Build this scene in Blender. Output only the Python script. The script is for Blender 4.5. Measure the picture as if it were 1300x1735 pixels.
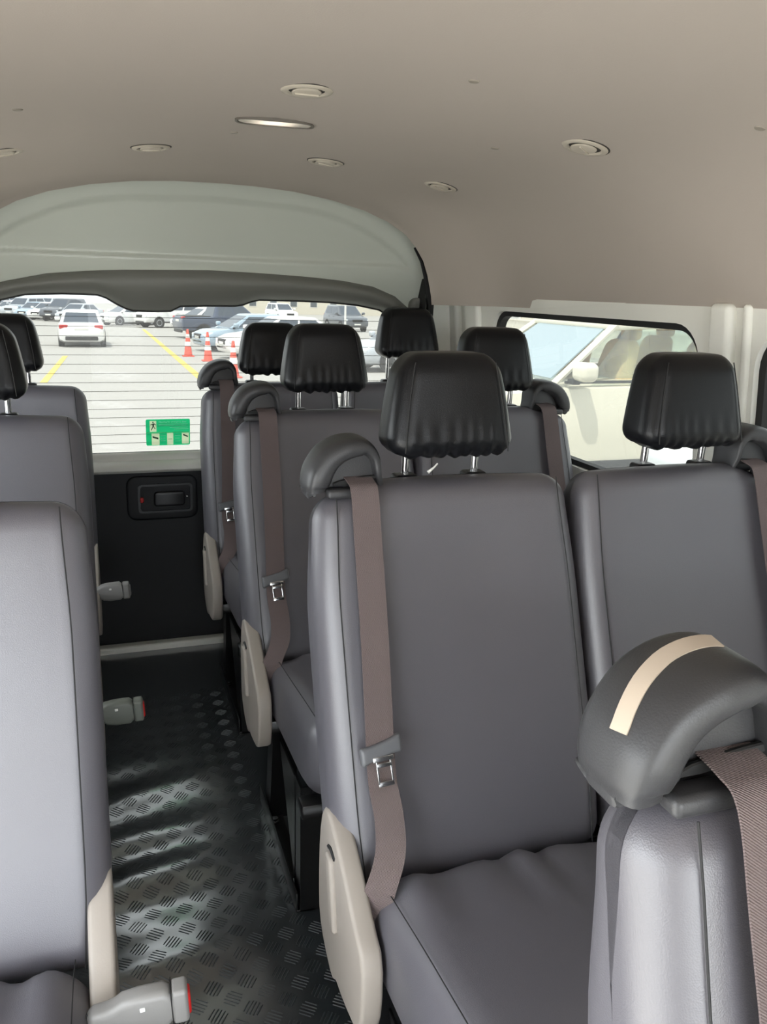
import bpy, math, random
from math import sin, cos, tan, pi, radians, sqrt, exp, atan2
from mathutils import Vector, Matrix
from mathutils.geometry import tessellate_polygon

for o in list(bpy.data.objects):
    bpy.data.objects.remove(o)
random.seed(7)
SC = bpy.context.scene
COL = SC.collection

# ------------------------------------------------------------------ camera
# van axes: x to the right of the picture, y towards the tailgate, z up from the cabin floor
EYE = Vector((0.0, 0.0, 1.22))
_f, _vp, _roll = 1400.0, (160.0, 478.0), -0.06
dY = Vector(((_vp[0]-650)/_f, (_vp[1]-867.5)/_f, 1.0)).normalized()
_up = Vector((sin(_roll), -cos(_roll), 0))
dZ = (_up - dY*_up.dot(dY)).normalized()
dX = dY.cross(dZ)
right = Vector((dX[0], dY[0], dZ[0]))
up = -Vector((dX[1], dY[1], dZ[1]))
back = -Vector((dX[2], dY[2], dZ[2]))
cd = bpy.data.cameras.new('camera')
cd.sensor_fit = 'HORIZONTAL'
cd.sensor_width = 36.0
cd.lens = 36.0*_f/1300.0
cd.clip_start = 0.02
cd.clip_end = 1000
cam = bpy.data.objects.new('camera', cd)
COL.objects.link(cam)
M = Matrix((right, up, back)).transposed().to_4x4()
M.translation = EYE
cam.matrix_world = M
SC.camera = cam

# ------------------------------------------------------------------ world, sun, exposure
SC.view_settings.view_transform = 'Standard'
SC.view_settings.look = 'None'
SC.view_settings.gamma = 1.0
SC.view_settings.use_curve_mapping = False
SC.view_settings.exposure = 2.15
W = bpy.data.worlds.new('sky')
SC.world = W
W.use_nodes = True
bg = W.node_tree.nodes['Background']
bg.inputs[0].default_value = (0.90, 0.955, 1.0, 1)
bg.inputs[1].default_value = 2.6
sd = bpy.data.lights.new('sun', 'SUN')
sd.energy = 6.0
sd.angle = 0.01
sd.color = (1.0, 0.95, 0.88)
sun = bpy.data.objects.new('sun', sd)
COL.objects.link(sun)
sun.rotation_euler = Vector((0.28, 0.30, -0.90)).to_track_quat('-Z', 'Y').to_euler()
sun.location = (0, 0, 20)

# ------------------------------------------------------------------ materials
def lin(c):
    return tuple(((v/255)/12.92 if v/255 <= .04045 else ((v/255+.055)/1.055)**2.4) for v in c)

MATS = {}
def mat(name, col, rough=.5, metal=0., bump=None, spec=None, coat=0., vary=0., emit=None, sheen=0.):
    """bump = (kind, scale, strength); vary = size of slow colour variation"""
    if name in MATS:
        return MATS[name]
    m = bpy.data.materials.new(name)
    m.use_nodes = True
    nt = m.node_tree
    b = nt.nodes['Principled BSDF']
    c = lin(col)
    b.inputs['Base Color'].default_value = (*c, 1)
    b.inputs['Roughness'].default_value = rough
    b.inputs['Metallic'].default_value = metal
    if spec is not None: b.inputs['Specular IOR Level'].default_value = spec
    if coat: b.inputs['Coat Weight'].default_value = coat; b.inputs['Coat Roughness'].default_value = .08
    if sheen:
        b.inputs['Sheen Weight'].default_value = sheen; b.inputs['Sheen Roughness'].default_value = .45
    tc = nt.nodes.new('ShaderNodeTexCoord')
    if vary:
        n = nt.nodes.new('ShaderNodeTexNoise'); n.inputs['Scale'].default_value = 6.0
        n.inputs['Detail'].default_value = 4
        nt.links.new(tc.outputs['Object'], n.inputs['Vector'])
        r = nt.nodes.new('ShaderNodeMapRange')
        r.inputs['To Min'].default_value = 1-vary; r.inputs['To Max'].default_value = 1+vary
        nt.links.new(n.outputs['Fac'], r.inputs['Value'])
        mx = nt.nodes.new('ShaderNodeVectorMath'); mx.operation = 'SCALE'
        mx.inputs[0].default_value = c
        nt.links.new(r.outputs[0], mx.inputs['Scale'])
        nt.links.new(mx.outputs[0], b.inputs['Base Color'])
    if bump:
        kind, sc, st = bump
        if kind == 'noise':
            t = nt.nodes.new('ShaderNodeTexNoise'); t.inputs['Scale'].default_value = sc; t.inputs['Detail'].default_value = 6
            out = t.outputs['Fac']
        elif kind == 'leather':
            t = nt.nodes.new('ShaderNodeTexVoronoi'); t.inputs['Scale'].default_value = sc
            out = t.outputs['Distance']
        elif kind == 'weave':
            t = nt.nodes.new('ShaderNodeTexWave'); t.inputs['Scale'].default_value = sc
            t.bands_direction = 'DIAGONAL'; t.inputs['Distortion'].default_value = 1.5
            t.inputs['Detail'].default_value = 2; t.inputs['Detail Scale'].default_value = 3
            out = t.outputs['Fac']
        nt.links.new(tc.outputs['Object'], t.inputs['Vector'])
        bp = nt.nodes.new('ShaderNodeBump'); bp.inputs['Strength'].default_value = st
        bp.inputs['Distance'].default_value = .002
        nt.links.new(out, bp.inputs['Height'])
        nt.links.new(bp.outputs[0], b.inputs['Normal'])
    if emit:
        b.inputs['Emission Color'].default_value = (*emit[0], 1)
        b.inputs['Emission Strength'].default_value = emit[1]
    MATS[name] = m
    return m

def glass(name, tint, haze=.1, hazecol=(1, 1, 1), gloss=.06):
    m = bpy.data.materials.new(name); m.use_nodes = True
    nt = m.node_tree; nt.nodes.clear()
    out = nt.nodes.new('ShaderNodeOutputMaterial')
    tr = nt.nodes.new('ShaderNodeBsdfTransparent'); tr.inputs[0].default_value = (*tint, 1)
    tl = nt.nodes.new('ShaderNodeBsdfTranslucent'); tl.inputs[0].default_value = (*hazecol, 1)
    gl = nt.nodes.new('ShaderNodeBsdfGlossy'); gl.inputs['Roughness'].default_value = .02
    gl.inputs[0].default_value = (1, 1, 1, 1)
    m1 = nt.nodes.new('ShaderNodeMixShader'); m1.inputs[0].default_value = haze
    m2 = nt.nodes.new('ShaderNodeMixShader'); m2.inputs[0].default_value = gloss
    nt.links.new(tr.outputs[0], m1.inputs[1]); nt.links.new(tl.outputs[0], m1.inputs[2])
    nt.links.new(m1.outputs[0], m2.inputs[1]); nt.links.new(gl.outputs[0], m2.inputs[2])
    nt.links.new(m2.outputs[0], out.inputs[0])
    MATS[name] = m
    return m

LEATHER = mat('charcoal_leatherette', (85, 83, 89), .42, bump=('leather', 900, .10), vary=.06, spec=.9)
HEADVINYL = mat('black_vinyl', (16, 17, 20), .30, bump=('leather', 800, .10), spec=.3)
CAPMAT = mat('black_moulded_plastic', (52, 52, 54), .42, bump=('noise', 700, .12))
CAPDARK = mat('slot_plastic', (44, 46, 46), .5)
SEAMM = mat('seam_thread', (24, 24, 25), .7)
BELTM = mat('belt_webbing', (104, 91, 90), .75, bump=('weave', 260, .55))
TONGUE = mat('tongue_plastic', (92, 93, 96), .4)
STEEL = mat('bright_steel', (215, 216, 218), .22, 1.0)
CHROME = mat('chrome', (225, 226, 228), .12, 1.0)
BLACKSTEEL = mat('black_painted_steel', (17, 17, 18), .32)
BEIGE = mat('beige_side_plastic', (150, 142, 134), .5, bump=('noise', 500, .06))
BUCKLE = mat('buckle_plastic', (128, 126, 124), .42, bump=('noise', 400, .05))
BUCKLEOLD = mat('buckle_plastic_olive', (98, 102, 94), .45)
REDBUT = mat('red_button', (190, 30, 26), .4)
RUBBER = mat('black_rubber', (14, 14, 15), .6)
MATFLOOR = mat('rubber_floor_mat', (46, 52, 56), .34, bump=('noise', 260, .06), vary=.12, spec=1.0, coat=1.0)
_b = MATFLOOR.node_tree.nodes['Principled BSDF']
_b.inputs['Coat IOR'].default_value = 2.6; _b.inputs['Coat Roughness'].default_value = .17
HEADLINER = mat('headliner_fabric', (180, 170, 160), .92, bump=('noise', 420, .12), vary=.015)
WALLPL = mat('light_grey_wall_plastic', (238, 237, 228), .5)
PAINTG = mat('grey_white_body_paint', (196, 200, 190), .28)
DARKTRIM = mat('dark_grey_trim', (112, 112, 106), .5)
SILLM = mat('grey_sill_trim', (222, 221, 212), .45)
HATCHLOW = mat('black_hatch_board', (22, 24, 28), .6, bump=('noise', 200, .05))
VENTM = mat('vent_beige', (190, 181, 166), .55)
VENTDARK = mat('vent_gap_and_painted_shade', (60, 56, 50), .7)  # dark tone of the inner gap and of the painted contact shade
WHITEPL = mat('white_plastic', (230, 230, 226), .4)
PALESTRIP = mat('pale_strip', (186, 172, 156), .5)
LAMPM = mat('lamp_diffuser', (222, 214, 200), .3)
def _lamp_glow():
    nt = LAMPM.node_tree; b = nt.nodes['Principled BSDF']
    tc = nt.nodes.new('ShaderNodeTexCoord'); sx = nt.nodes.new('ShaderNodeSeparateXYZ'); ab = nt.nodes.new('ShaderNodeMath'); ab.operation = 'ABSOLUTE'
    mr = nt.nodes.new('ShaderNodeMapRange'); mr.interpolation_type = 'SMOOTHERSTEP'
    mr.inputs['From Min'].default_value = .062; mr.inputs['From Max'].default_value = 0
    mr.inputs['To Min'].default_value = 0; mr.inputs['To Max'].default_value = .26
    nt.links.new(tc.outputs['Object'], sx.inputs[0]); nt.links.new(sx.outputs[0], ab.inputs[0]); nt.links.new(ab.outputs[0], mr.inputs[0])
    nt.links.new(mr.outputs[0], b.inputs['Emission Strength']); b.inputs['Emission Color'].default_value = (1, .84, .66, 1)
_lamp_glow()
TINT = glass('tinted_window_glass', (.110, .113, .107), .022, (.9, .93, .9), .04)
CLEARW = glass('lightly_tinted_window_glass', (.75, .76, .75), .01, (.9, .93, .9), .04)  # for the unseen left side, made clearer to brighten the rear headliner
TINTR = glass('tinted_rear_glass', (.110, .113, .109), .022, (.95, .95, .9), .04)
GREEN = mat('green_print', (8, 150, 92), .5)
PALEGREEN = mat('pale_green_print', (190, 226, 170), .5)
DKGREEN = mat('dark_green_print', (12, 70, 45), .5)
def backlit(m, col, fac):
    nt = m.node_tree; b = nt.nodes['Principled BSDF']; o = nt.nodes['Material Output']
    t = nt.nodes.new('ShaderNodeBsdfTranslucent'); t.inputs[0].default_value = (*lin(col), 1)
    x = nt.nodes.new('ShaderNodeMixShader'); x.inputs[0].default_value = fac
    nt.links.new(b.outputs[0], x.inputs[1]); nt.links.new(t.outputs[0], x.inputs[2]); nt.links.new(x.outputs[0], o.inputs[0])
backlit(GREEN, (40, 215, 140), .6)
backlit(PALEGREEN, (250, 255, 236), .75)

# ------------------------------------------------------------------ mesh helpers
def mk(name, vf, m, parent=None, smooth=True, ang=40, kind=None):
    v, f = vf
    me = bpy.data.meshes.new(name)
    me.from_pydata([tuple(p) for p in v], [], f)
    me.update()
    if smooth:
        for p in me.polygons: p.use_smooth = True
        me.set_sharp_from_angle(angle=radians(ang))
    me.materials.append(m)
    o = bpy.data.objects.new(name, me)
    COL.objects.link(o)
    if parent: o.parent = parent
    if kind: o['kind'] = kind
    return o

def thing(name, label, cat, loc=(0, 0, 0), rz=0, group=None):
    o = bpy.data.objects.new(name, None)
    o.empty_display_size = .1
    COL.objects.link(o)
    o.location = loc; o.rotation_euler = (0, 0, rz)
    o['label'] = label; o['category'] = cat
    if group: o['group'] = group
    return o

def tag(o, label, cat, group=None):
    o['label'] = label; o['category'] = cat
    if group: o['group'] = group
    return o

def join(*parts):
    V, F = [], []
    for v, f in parts:
        n = len(V); V += list(v); F += [tuple(i+n for i in q) for q in f]
    return V, F

def tf(vf, fn):
    return [fn(Vector(p)) for p in vf[0]], vf[1]

def move(vf, d):
    d = Vector(d); return [Vector(p)+d for p in vf[0]], vf[1]

def mirx(vf):
    return [Vector((-p[0], p[1], p[2])) for p in vf[0]], [tuple(reversed(q)) for q in vf[1]]

def rbox(hx, hy, hz, r, k=3, m=(4, 4, 4)):
    h = (hx, hy, hz); r = min(r, hx*.999, hy*.999, hz*.999)
    if isinstance(m, int): m = (m, m, m)
    axs = []
    for a in range(3):
        i = h[a]-r
        th = [tan(j/k*pi/4)*r for j in range(1, k+1)]
        axs.append([-i-t for t in reversed(th)] + [-i+2*i*j/m[a] for j in range(m[a]+1)] + [i+t for t in th])
    V, F, key = [], [], {}
    def vert(q):
        c = [max(-(h[a]-r), min(h[a]-r, q[a])) for a in range(3)]
        d = Vector(q)-Vector(c)
        p = Vector(c) + d.normalized()*r
        kk = (round(p.x, 6), round(p.y, 6), round(p.z, 6))
        if kk not in key: key[kk] = len(V); V.append(p)
        return key[kk]
    for a in range(3):
        u, w = (a+1) % 3, (a+2) % 3
        for s in (-1, 1):
            for i in range(len(axs[u])-1):
                for j in range(len(axs[w])-1):
                    q = []
                    for du, dw in ((0, 0), (1, 0), (1, 1), (0, 1)):
                        p = [0, 0, 0]; p[a] = s*h[a]; p[u] = axs[u][i+du]; p[w] = axs[w][j+dw]
                        q.append(vert(p))
                    q = [x for n, x in enumerate(q) if x not in q[:n]]
                    if len(q) >= 3: F.append(tuple(q if s > 0 else reversed(q)))
    return V, F

def box(x0, x1, y0, y1, z0, z1, r=.004, k=1, m=1):
    v = rbox(abs(x1-x0)/2, abs(y1-y0)/2, abs(z1-z0)/2, r, k, m)
    return move(v, ((x0+x1)/2, (y0+y1)/2, (z0+z1)/2))

def frames(pts, closed=False):
    n = len(pts); T = []
    for i in range(n):
        a = pts[(i-1) % n] if closed or i > 0 else pts[i]
        b = pts[(i+1) % n] if closed or i < n-1 else pts[i]
        T.append((b-a).normalized())
    N = T[0].orthogonal().normalized(); out = []
    for t in T:
        N = (N - t*N.dot(t))
        if N.length < 1e-6: N = t.orthogonal()
        N.normalize(); out.append((t, N, t.cross(N)))
    return out

def tube(pts, r, n=8, closed=False):
    pts = [Vector(p) for p in pts]
    fr = frames(pts, closed); V, F = [], []
    for i, p in enumerate(pts):
        rr = r[i] if isinstance(r, (list, tuple)) else r
        t, a, b = fr[i]
        for j in range(n):
            V.append(p + (a*cos(2*pi*j/n) + b*sin(2*pi*j/n))*rr)
    m = len(pts)
    for i in range(m if closed else m-1):
        for j in range(n):
            a, b = i*n+j, i*n+(j+1) % n
            c, d = ((i+1) % m)*n+(j+1) % n, ((i+1) % m)*n+j
            F.append((a, b, c, d))
    if not closed:
        F.append(tuple(reversed(range(n)))); F.append(tuple((m-1)*n+j for j in range(n)))
    return V, F

def lathe(prof, n=24, axis='z'):
    V, F = [], []
    for r, z in prof:
        for j in range(n):
            a = 2*pi*j/n
            p = (r*cos(a), r*sin(a), z)
            if axis == 'y': p = (p[0], p[2], p[1])
            if axis == 'x': p = (p[2], p[0], p[1])
            V.append(Vector(p))
    m = len(prof)
    for i in range(m-1):
        for j in range(n):
            F.append((i*n+j, i*n+(j+1) % n, (i+1)*n+(j+1) % n, (i+1)*n+j))
    F.append(tuple(reversed(range(n)))); F.append(tuple((m-1)*n+j for j in range(n)))
    return V, F

def loft(rings, closed_ring=True, caps=True):
    V, F = [], []; n = len(rings[0])
    for r in rings: V += [Vector(p) for p in r]
    for i in range(len(rings)-1):
        for j in range(n if closed_ring else n-1):
            F.append((i*n+j, i*n+(j+1) % n, (i+1)*n+(j+1) % n, (i+1)*n+j))
    if caps and closed_ring:
        F.append(tuple(reversed(range(n)))); F.append(tuple((len(rings)-1)*n+j for j in range(n)))
    return V, F

def area2(o):
    return sum(o[i][0]*o[(i+1) % len(o)][1]-o[(i+1) % len(o)][0]*o[i][1] for i in range(len(o)))/2

def offset(o, d):
    """inward offset of a closed 2-D outline (counter-clockwise)"""
    n = len(o); out = []
    for i in range(n):
        a, b, c = Vector(o[i-1]), Vector(o[i]), Vector(o[(i+1) % n])
        e1, e2 = (b-a), (c-b)
        if e1.length < 1e-9 or e2.length < 1e-9: out.append(tuple(b)); continue
        e1.normalize(); e2.normalize()
        n1, n2 = Vector((-e1.y, e1.x)), Vector((-e2.y, e2.x))
        m = (n1+n2)
        if m.length < 1e-6: out.append(tuple(b)); continue
        m.normalize()
        out.append(tuple(b + m*d/max(.5, m.dot(n1))))
    return out

def smooth2(o, it=2):
    """corner-cut a closed outline"""
    for _ in range(it):
        q = []
        for i in range(len(o)):
            a, b = Vector(o[i]), Vector(o[(i+1) % len(o)])
            q += [tuple(a*.75+b*.25), tuple(a*.25+b*.75)]
        o = q
    return o

def rrect(x0, x1, y0, y1, r, k=5):
    out = []
    for cx, cy, a0 in ((x1-r, y0+r, -90), (x1-r, y1-r, 0), (x0+r, y1-r, 90), (x0+r, y0+r, 180)):
        for j in range(k+1):
            a = radians(a0+90*j/k); out.append((cx+r*cos(a), cy+r*sin(a)))
    return out

def puff(o, t, r, k=3):
    """slab of outline o (2-D), thickness 0..t on the third axis, edges rounded with r"""
    if area2(o) < 0: o = list(reversed(o))
    rings = []
    for j in range(k+1):
        a = pi/2*j/k; rings.append([(x, y, r*(1-sin(a))) for x, y in offset(o, r*(1-cos(pi/2-a)))])
    rings = list(reversed(rings))
    # first ring: front (z=0) inset by r ; last: full outline at z=r
    R1 = []
    for j in range(k+1):
        a = pi/2*j/k
        R1.append([(x, y, r-r*cos(a)) for x, y in offset(o, r-r*sin(a))])
    R2 = []
    for j in range(k+1):
        a = pi/2*j/k
        R2.append([(x, y, t-r+r*sin(a)) for x, y in offset(o, r-r*cos(a))])
    V, F = loft(R1+R2, True, False)
    n = len(o)
    for ring, rev in ((0, True), (len(R1+R2)-1, False)):
        tri = tessellate_polygon([[Vector((V[ring*n+i].x, V[ring*n+i].y, 0)) for i in range(n)]])
        for q in tri:
            a, b, c = q
            p = [V[ring*n+i] for i in q]
            up_ = ((p[1].x-p[0].x)*(p[2].y-p[0].y)-(p[1].y-p[0].y)*(p[2].x-p[0].x)) > 0
            q = tuple(ring*n+i for i in q)
            if up_ == rev: q = tuple(reversed(q))
            F.append(q)
    return V, F

def plate_holes(outer, holes, fn):
    """flat sheet with holes mapped through fn(u,v)->Vector; returns sheet"""
    polys = [[Vector((u, v, 0)) for u, v in outer]]+[[Vector((u, v, 0)) for u, v in h] for h in holes]
    pts = [p for q in polys for p in q]
    tri = tessellate_polygon(polys)
    return [fn(p.x, p.y) for p in pts], [tuple(t) for t in tri]

def strip(a, b, closed=True):
    n = len(a)
    return list(a)+list(b), [(i, (i+1) % n, n+(i+1) % n, n+i) for i in range(n if closed else n-1)]

def ribbon(pts, wd, w, t=.0012):
    """solid ribbon; wd = width direction per point"""
    pts = [Vector(p) for p in pts]; V, F = [], []
    fr = frames(pts); n = len(pts)
    for i, p in enumerate(pts):
        T = fr[i][0]; d = Vector(wd[i]); d = (d-T*d.dot(T)).normalized(); nn = T.cross(d)
        for a, b in ((-1, -1), (1, -1), (1, 1), (-1, 1)):
            V.append(p + d*(w/2*a) + nn*(t/2*b))
    for i in range(n-1):
        for j in range(4):
            F.append((i*4+j, i*4+(j+1) % 4, (i+1)*4+(j+1) % 4, (i+1)*4+j))
    F.append((3, 2, 1, 0)); F.append(tuple((n-1)*4+j for j in range(4)))
    return V, F

def cat(pts, n=6):
    """Catmull-Rom through points"""
    pts = [Vector(p) for p in pts]; out = []
    P = [pts[0]*2-pts[1]]+pts+[pts[-1]*2-pts[-2]]
    for i in range(1, len(P)-2):
        for j in range(n):
            t = j/n
            a, b, c, d = P[i-1], P[i], P[i+1], P[i+2]
            out.append(.5*((2*b)+(c-a)*t+(2*a-5*b+4*c-d)*t*t+(3*b-a-3*c+d)*t**3))
    out.append(pts[-1])
    return out

def sst(a, b, x):
    t = max(0, min(1, (x-a)/(b-a))); return t*t*(3-2*t)

def interp(tab, x):
    if x <= tab[0][0]: return tab[0][1]
    for (a, va), (b, vb) in zip(tab, tab[1:]):
        if x <= b: return va+(vb-va)*(x-a)/(b-a)
    return tab[-1][1]

# ================================================================== THE SETTING
XC = 0.33                   # centre line of the van
FRONT = -1.55
# ---- floor with the ripples of the loose mat in the aisle
def floor_z(x, y):
    A = sst(.30, .02, x)*.9+.1*sst(.36, .30, x)
    z = 0
    for yc, sl, a, w in ((1.30, .10, .016, .050), (1.40, -.05, .010, .06), (1.55, .22, .017, .060), (1.70, .12, .012, .05), (1.86, .35, .011, .055), (2.02, .1, .006, .06)):
        d = (y-yc-sl*x)/w
        z += a*exp(-d*d)
    return z*A
def axis_(a, b, fa, fb, s1, s2):
    out = [a]
    while out[-1] < b-1e-6:
        out.append(min(b, out[-1]+(s2 if fa <= out[-1] < fb else s1)))
    return out
xs = axis_(-.52, 1.18, -.12, .42, .10, .018); ys = axis_(FRONT, 2.80, 1.05, 2.15, .12, .014)
V = [(x, y, floor_z(x, y)) for y in ys for x in xs]
F = [(j*len(xs)+i, j*len(xs)+i+1, (j+1)*len(xs)+i+1, (j+1)*len(xs)+i) for j in range(len(ys)-1) for i in range(len(xs)-1)]
floor = mk('floor', (V, F), MATFLOOR, kind='structure')
floor['label'] = 'black rubber chequer-tread mat covering the van floor'
# raised five-bar tread of the mat
V, F = [], []
sp = .043
for i in range(-60, 120):
    for j in range(-60, 120):
        u, w = i*sp, j*sp
        cx, cy = (u-w)*.7071+.10, (u+w)*.7071+.9
        if not (-.10 < cx < .42 and .80 < cy < 2.42): continue
        if cx > .33 and cy > 1.33: continue
        d = radians(45+10) if (i+j) % 2 else radians(-45+8)
        dx, dy = cos(d), sin(d)
        for q in range(-2, 3):
            ox, oy = cx-dy*q*.0064, cy+dx*q*.0064
            L = .0150 if abs(q) < 2 else .0120
            n = len(V)
            for s in (-1, 1):
                for e in (-1, 1):
                    px, py = ox+dx*L*s-dy*.0017*e, oy+dy*L*s+dx*.0017*e
                    V.append((px, py, floor_z(px, py)-.0004))
            for s in (-1, 1):
                px, py = ox+dx*L*.86*s, oy+dy*L*.86*s
                V.append((px, py, floor_z(px, py)+.0013))
            F += [(n, n+2, n+5, n+4), (n+3, n+1, n+4, n+5), (n+1, n, n+4), (n+2, n+3, n+5)]
tread = mk('tread_bars', (V, F), mat('tread_rubber', (54, 60, 63), .42, spec=.8), floor, smooth=False, kind='stuff')

# ---- ceiling (headliner), section blended into the tailgate opening
SEC = [(0, 1.518), (.12, 1.513), (.24, 1.503), (.36, 1.490), (.48, 1.476), (.575, 1.455), (.64, 1.425), (.69, 1.385), (.73, 1.335), (.76, 1.285), (.785, 1.235), (.797, 1.205), (.80, 1.185)]
JMB = [(0, 1.492), (.11, 1.490), (.22, 1.483), (.33, 1.468), (.43, 1.446), (.51, 1.418), (.57, 1.386), (.61, 1.350), (.64, 1.312), (.66, 1.272), (.675, 1.232), (.684, 1.205), (.690, 1.18)]
def jamb_y(z): return 2.445 + .30*max(0, 1.49-z)
rings = []
for yy in [FRONT + i*(2.20-FRONT)/24 for i in range(25)]+[2.25, 2.30, 2.34, 2.38, 2.41, 2.43, 9]:
    ring = []
    half = []
    for (u, z), (ju, jz) in zip(SEC, JMB):
        if yy == 9: half.append((ju, jamb_y(jz), jz)); continue
        b = sst(2.15, 2.47, yy)
        y2 = yy if yy <= 2.2 else 2.2+(yy-2.2)*(jamb_y(jz)-2.2)/(2.445-2.2)
        half.append((u+(ju-u)*b*.92, y2, z+(jz-z)*b*.92))
    ring = [(XC-u, y, z) for u, y, z in reversed(half)]+[(XC+u, y, z) for u, y, z in half[1:]]
    rings.append(ring)
ceil = mk('ceiling', loft(rings, False), HEADLINER, ang=60, kind='structure')
ceil['label'] = 'beige fabric headliner curving down to the side walls'

def ceil_z(x):
    return interp(SEC, abs(x-XC))
def ceil_slope(x):
    return (ceil_z(x+.01)-ceil_z(x-.01))/.02

# small trim clips on the headliner
def on_ceiling(vf, x, y):
    """put a shape modelled below z=0 (hanging) onto the headliner"""
    s = ceil_slope(x); a = math.atan(s)
    Mx = Matrix.Translation((x, y, ceil_z(x))) @ Matrix.Rotation(-a, 4, 'Y')
    return [Mx @ Vector(p) for p in vf[0]], vf[1]
for x, y in ((.28, 1.79), (.73, 1.53), (-.10, 1.55), (.90, 1.03), (.52, 1.17)):
    mk('headliner_clip', on_ceiling(lathe([(.001, -.002), (.007, -.0016), (.009, 0.001)], 14), x, y), mat('clip_brown', (150, 142, 130), .6), ceil)

# ---- side walls with window openings
def wall_u(z): return interp([(-.1, .845), (.75, .835), (1.0, .815), (1.19, .799), (1.25, .79)], z)
WIN_R = [(1.385, 2.325, .79, 1.172, .075), (.32, 1.232, .79, 1.172, .075), (-1.45, .18, .70, 1.172, .075)]
WIN_L = [(1.385, 2.325, .79, 1.172, .075)]
DOOR_L = (-.25, .80, .02, 1.165, .09)
def build_wall(side, name, wins, extra=()):
    def fn(y, z): return Vector((XC+side*wall_u(z), y, z))
    def fo(y, z): return Vector((XC+side*(wall_u(z)+.045), y, z))
    outer = []
    for i in range(40): outer.append((FRONT+(2.74-FRONT)*i/40, -.03))
    for i in range(16): outer.append((2.74-.12*(i/16), -.03+1.26*i/16))
    for i in range(40): outer.append((2.62+(FRONT-2.62)*i/40, 1.23))
    for i in range(12): outer.append((FRONT, 1.23-1.26*i/12))
    holes = [rrect(a, b, c, d, r, 7) for a, b, c, d, r in list(wins)+list(extra)]
    w = mk(name, plate_holes(outer, holes, fn), WALLPL, ang=30, kind='structure')
    for h in holes:
        mk('window_reveal', strip([fn(*p) for p in h], [fo(*p) for p in h]), WALLPL, w)
    w['label'] = 'light grey plastic side panel of the cabin'
    return w, fn
wr, wrf = build_wall(1, 'wall_right', WIN_R)
wl, wlf = build_wall(-1, 'wall_left', WIN_L, [DOOR_L])
for side, wall, wins in ((1, wr, WIN_R), (-1, wl, WIN_L)):
    for n, (a, b, c, d, r) in enumerate(wins):
        def fg(y, z, k): return Vector((XC+side*(wall_u(z)+k), y, z))
        o1 = rrect(a-.004, b+.004, c-.004, d+.004, r, 8); o2 = rrect(a+.016, b-.016, c+.014, d-.014, r-.01, 8)
        w = mk('window_%d' % (n+1+(0 if side > 0 else 4)), ([fg(y, z, .034) for y, z in o1], [tuple(range(len(o1)))]), TINT if side > 0 else CLEARW, smooth=False, kind='structure')
        w['label'] = 'tinted side window pane of the van'
        mk('window_gasket', join(strip([fg(*p, .012) for p in o1], [fg(*p, .012) for p in o2]), strip([fg(*p, .012) for p in o2], [fg(*p, .034) for p in o2])), RUBBER, w, smooth=False)
# pillar mouldings on the right wall
def wall_pad(parent, y0, y1, z0, z1, proud, r, name='pillar_cover', side=1):
    v = rbox((y1-y0)/2, (z1-z0)/2, proud, r, 3, (3, 8, 1))
    yc, zc = (y0+y1)/2, (z0+z1)/2
    return mk(name, tf(v, lambda p: Vector((XC+side*(wall_u(zc+p.y)-max(p.z, -.004)), yc+p.x, zc+p.y))), WALLPL, parent)
for s, w in ((1, wr), (-1, wl)):
    wall_pad(w, 1.285, 1.345, .30, 1.215, .018, .014, side=s)
    wall_pad(w, 1.244, 1.262, .30, 1.215, .010, .008, side=s)
    wall_pad(w, 2.40, 2.50, .30, 1.215, .016, .014, side=s)
    wall_pad(w, 2.55, 2.66, .30, 1.205, .022, .014, side=s)
    wall_pad(w, -.5, 2.5, .66, .745, .022, .018, 'sill_moulding', side=s)
# front bulkhead behind the camera: dashboard wall with the windscreen opening
outer = [(-.53, -.05), (1.19, -.05), (1.19, 1.56), (-.53, 1.56)]
wf = mk('wall_front', plate_holes(outer, [rrect(-.45, 1.11, .45, 1.47, .1)], lambda u, v: Vector((u, FRONT, v))), WALLPL, smooth=False, kind='structure')

# ---- tailgate: door_1
def hatch_y(z): return interp([(-.05, 2.785), (.0, 2.785), (.60, 2.765), (.69, 2.748), (1.18, 2.632), (1.26, 2.585), (1.50, 2.485), (1.6, 2.44)], z)
hatch = thing('door_1', 'closed tailgate of the van with a wide rear window', 'door')
del hatch['category']
hatch['kind'] = 'structure'
# upper painted panel: grid between arch and dark trim
def arch_z(u):  # u = |x-XC|
    return interp([(0, 1.505), (.22, 1.497), (.33, 1.484), (.43, 1.463), (.51, 1.437), (.58, 1.40), (.63, 1.355), (.66, 1.30), (.70, 1.22), (.72, 1.14)], u)
def trim_z(u): return interp([(0, 1.252), (.25, 1.245), (.40, 1.235), (.50, 1.222), (.57, 1.203), (.62, 1.175), (.66, 1.13), (.70, 1.05), (.72, .95)], u)
V, F = [], []
nu, nv = 90, 40
for j in range(nv+1):
    for i in range(nu+1):
        u = -.72+1.44*i/nu
        za, zt = arch_z(abs(u))+.02, trim_z(abs(u))-.02
        z = zt+(za-zt)*j/nv
        y = hatch_y(z)
        # pressed relief: shallow field above a crease, second crease following the arch
        top = arch_z(abs(u))-.055-.02*sst(.3, .6, abs(u))
        f1 = sst(1.292, 1.303, z)*sst(top+.012, top, z)*sst(.635, .615, abs(u))
        y += .014*f1 - .012*sst(arch_z(abs(u))-.03, arch_z(abs(u))+.02, z)
        V.append((XC+u, y, z))
for j in range(nv):
    for i in range(nu):
        a = j*(nu+1)+i; F.append((a, a+1, a+nu+2, a+nu+1))
mk('upper_panel', (V, F), PAINTG, hatch, ang=70)
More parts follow.
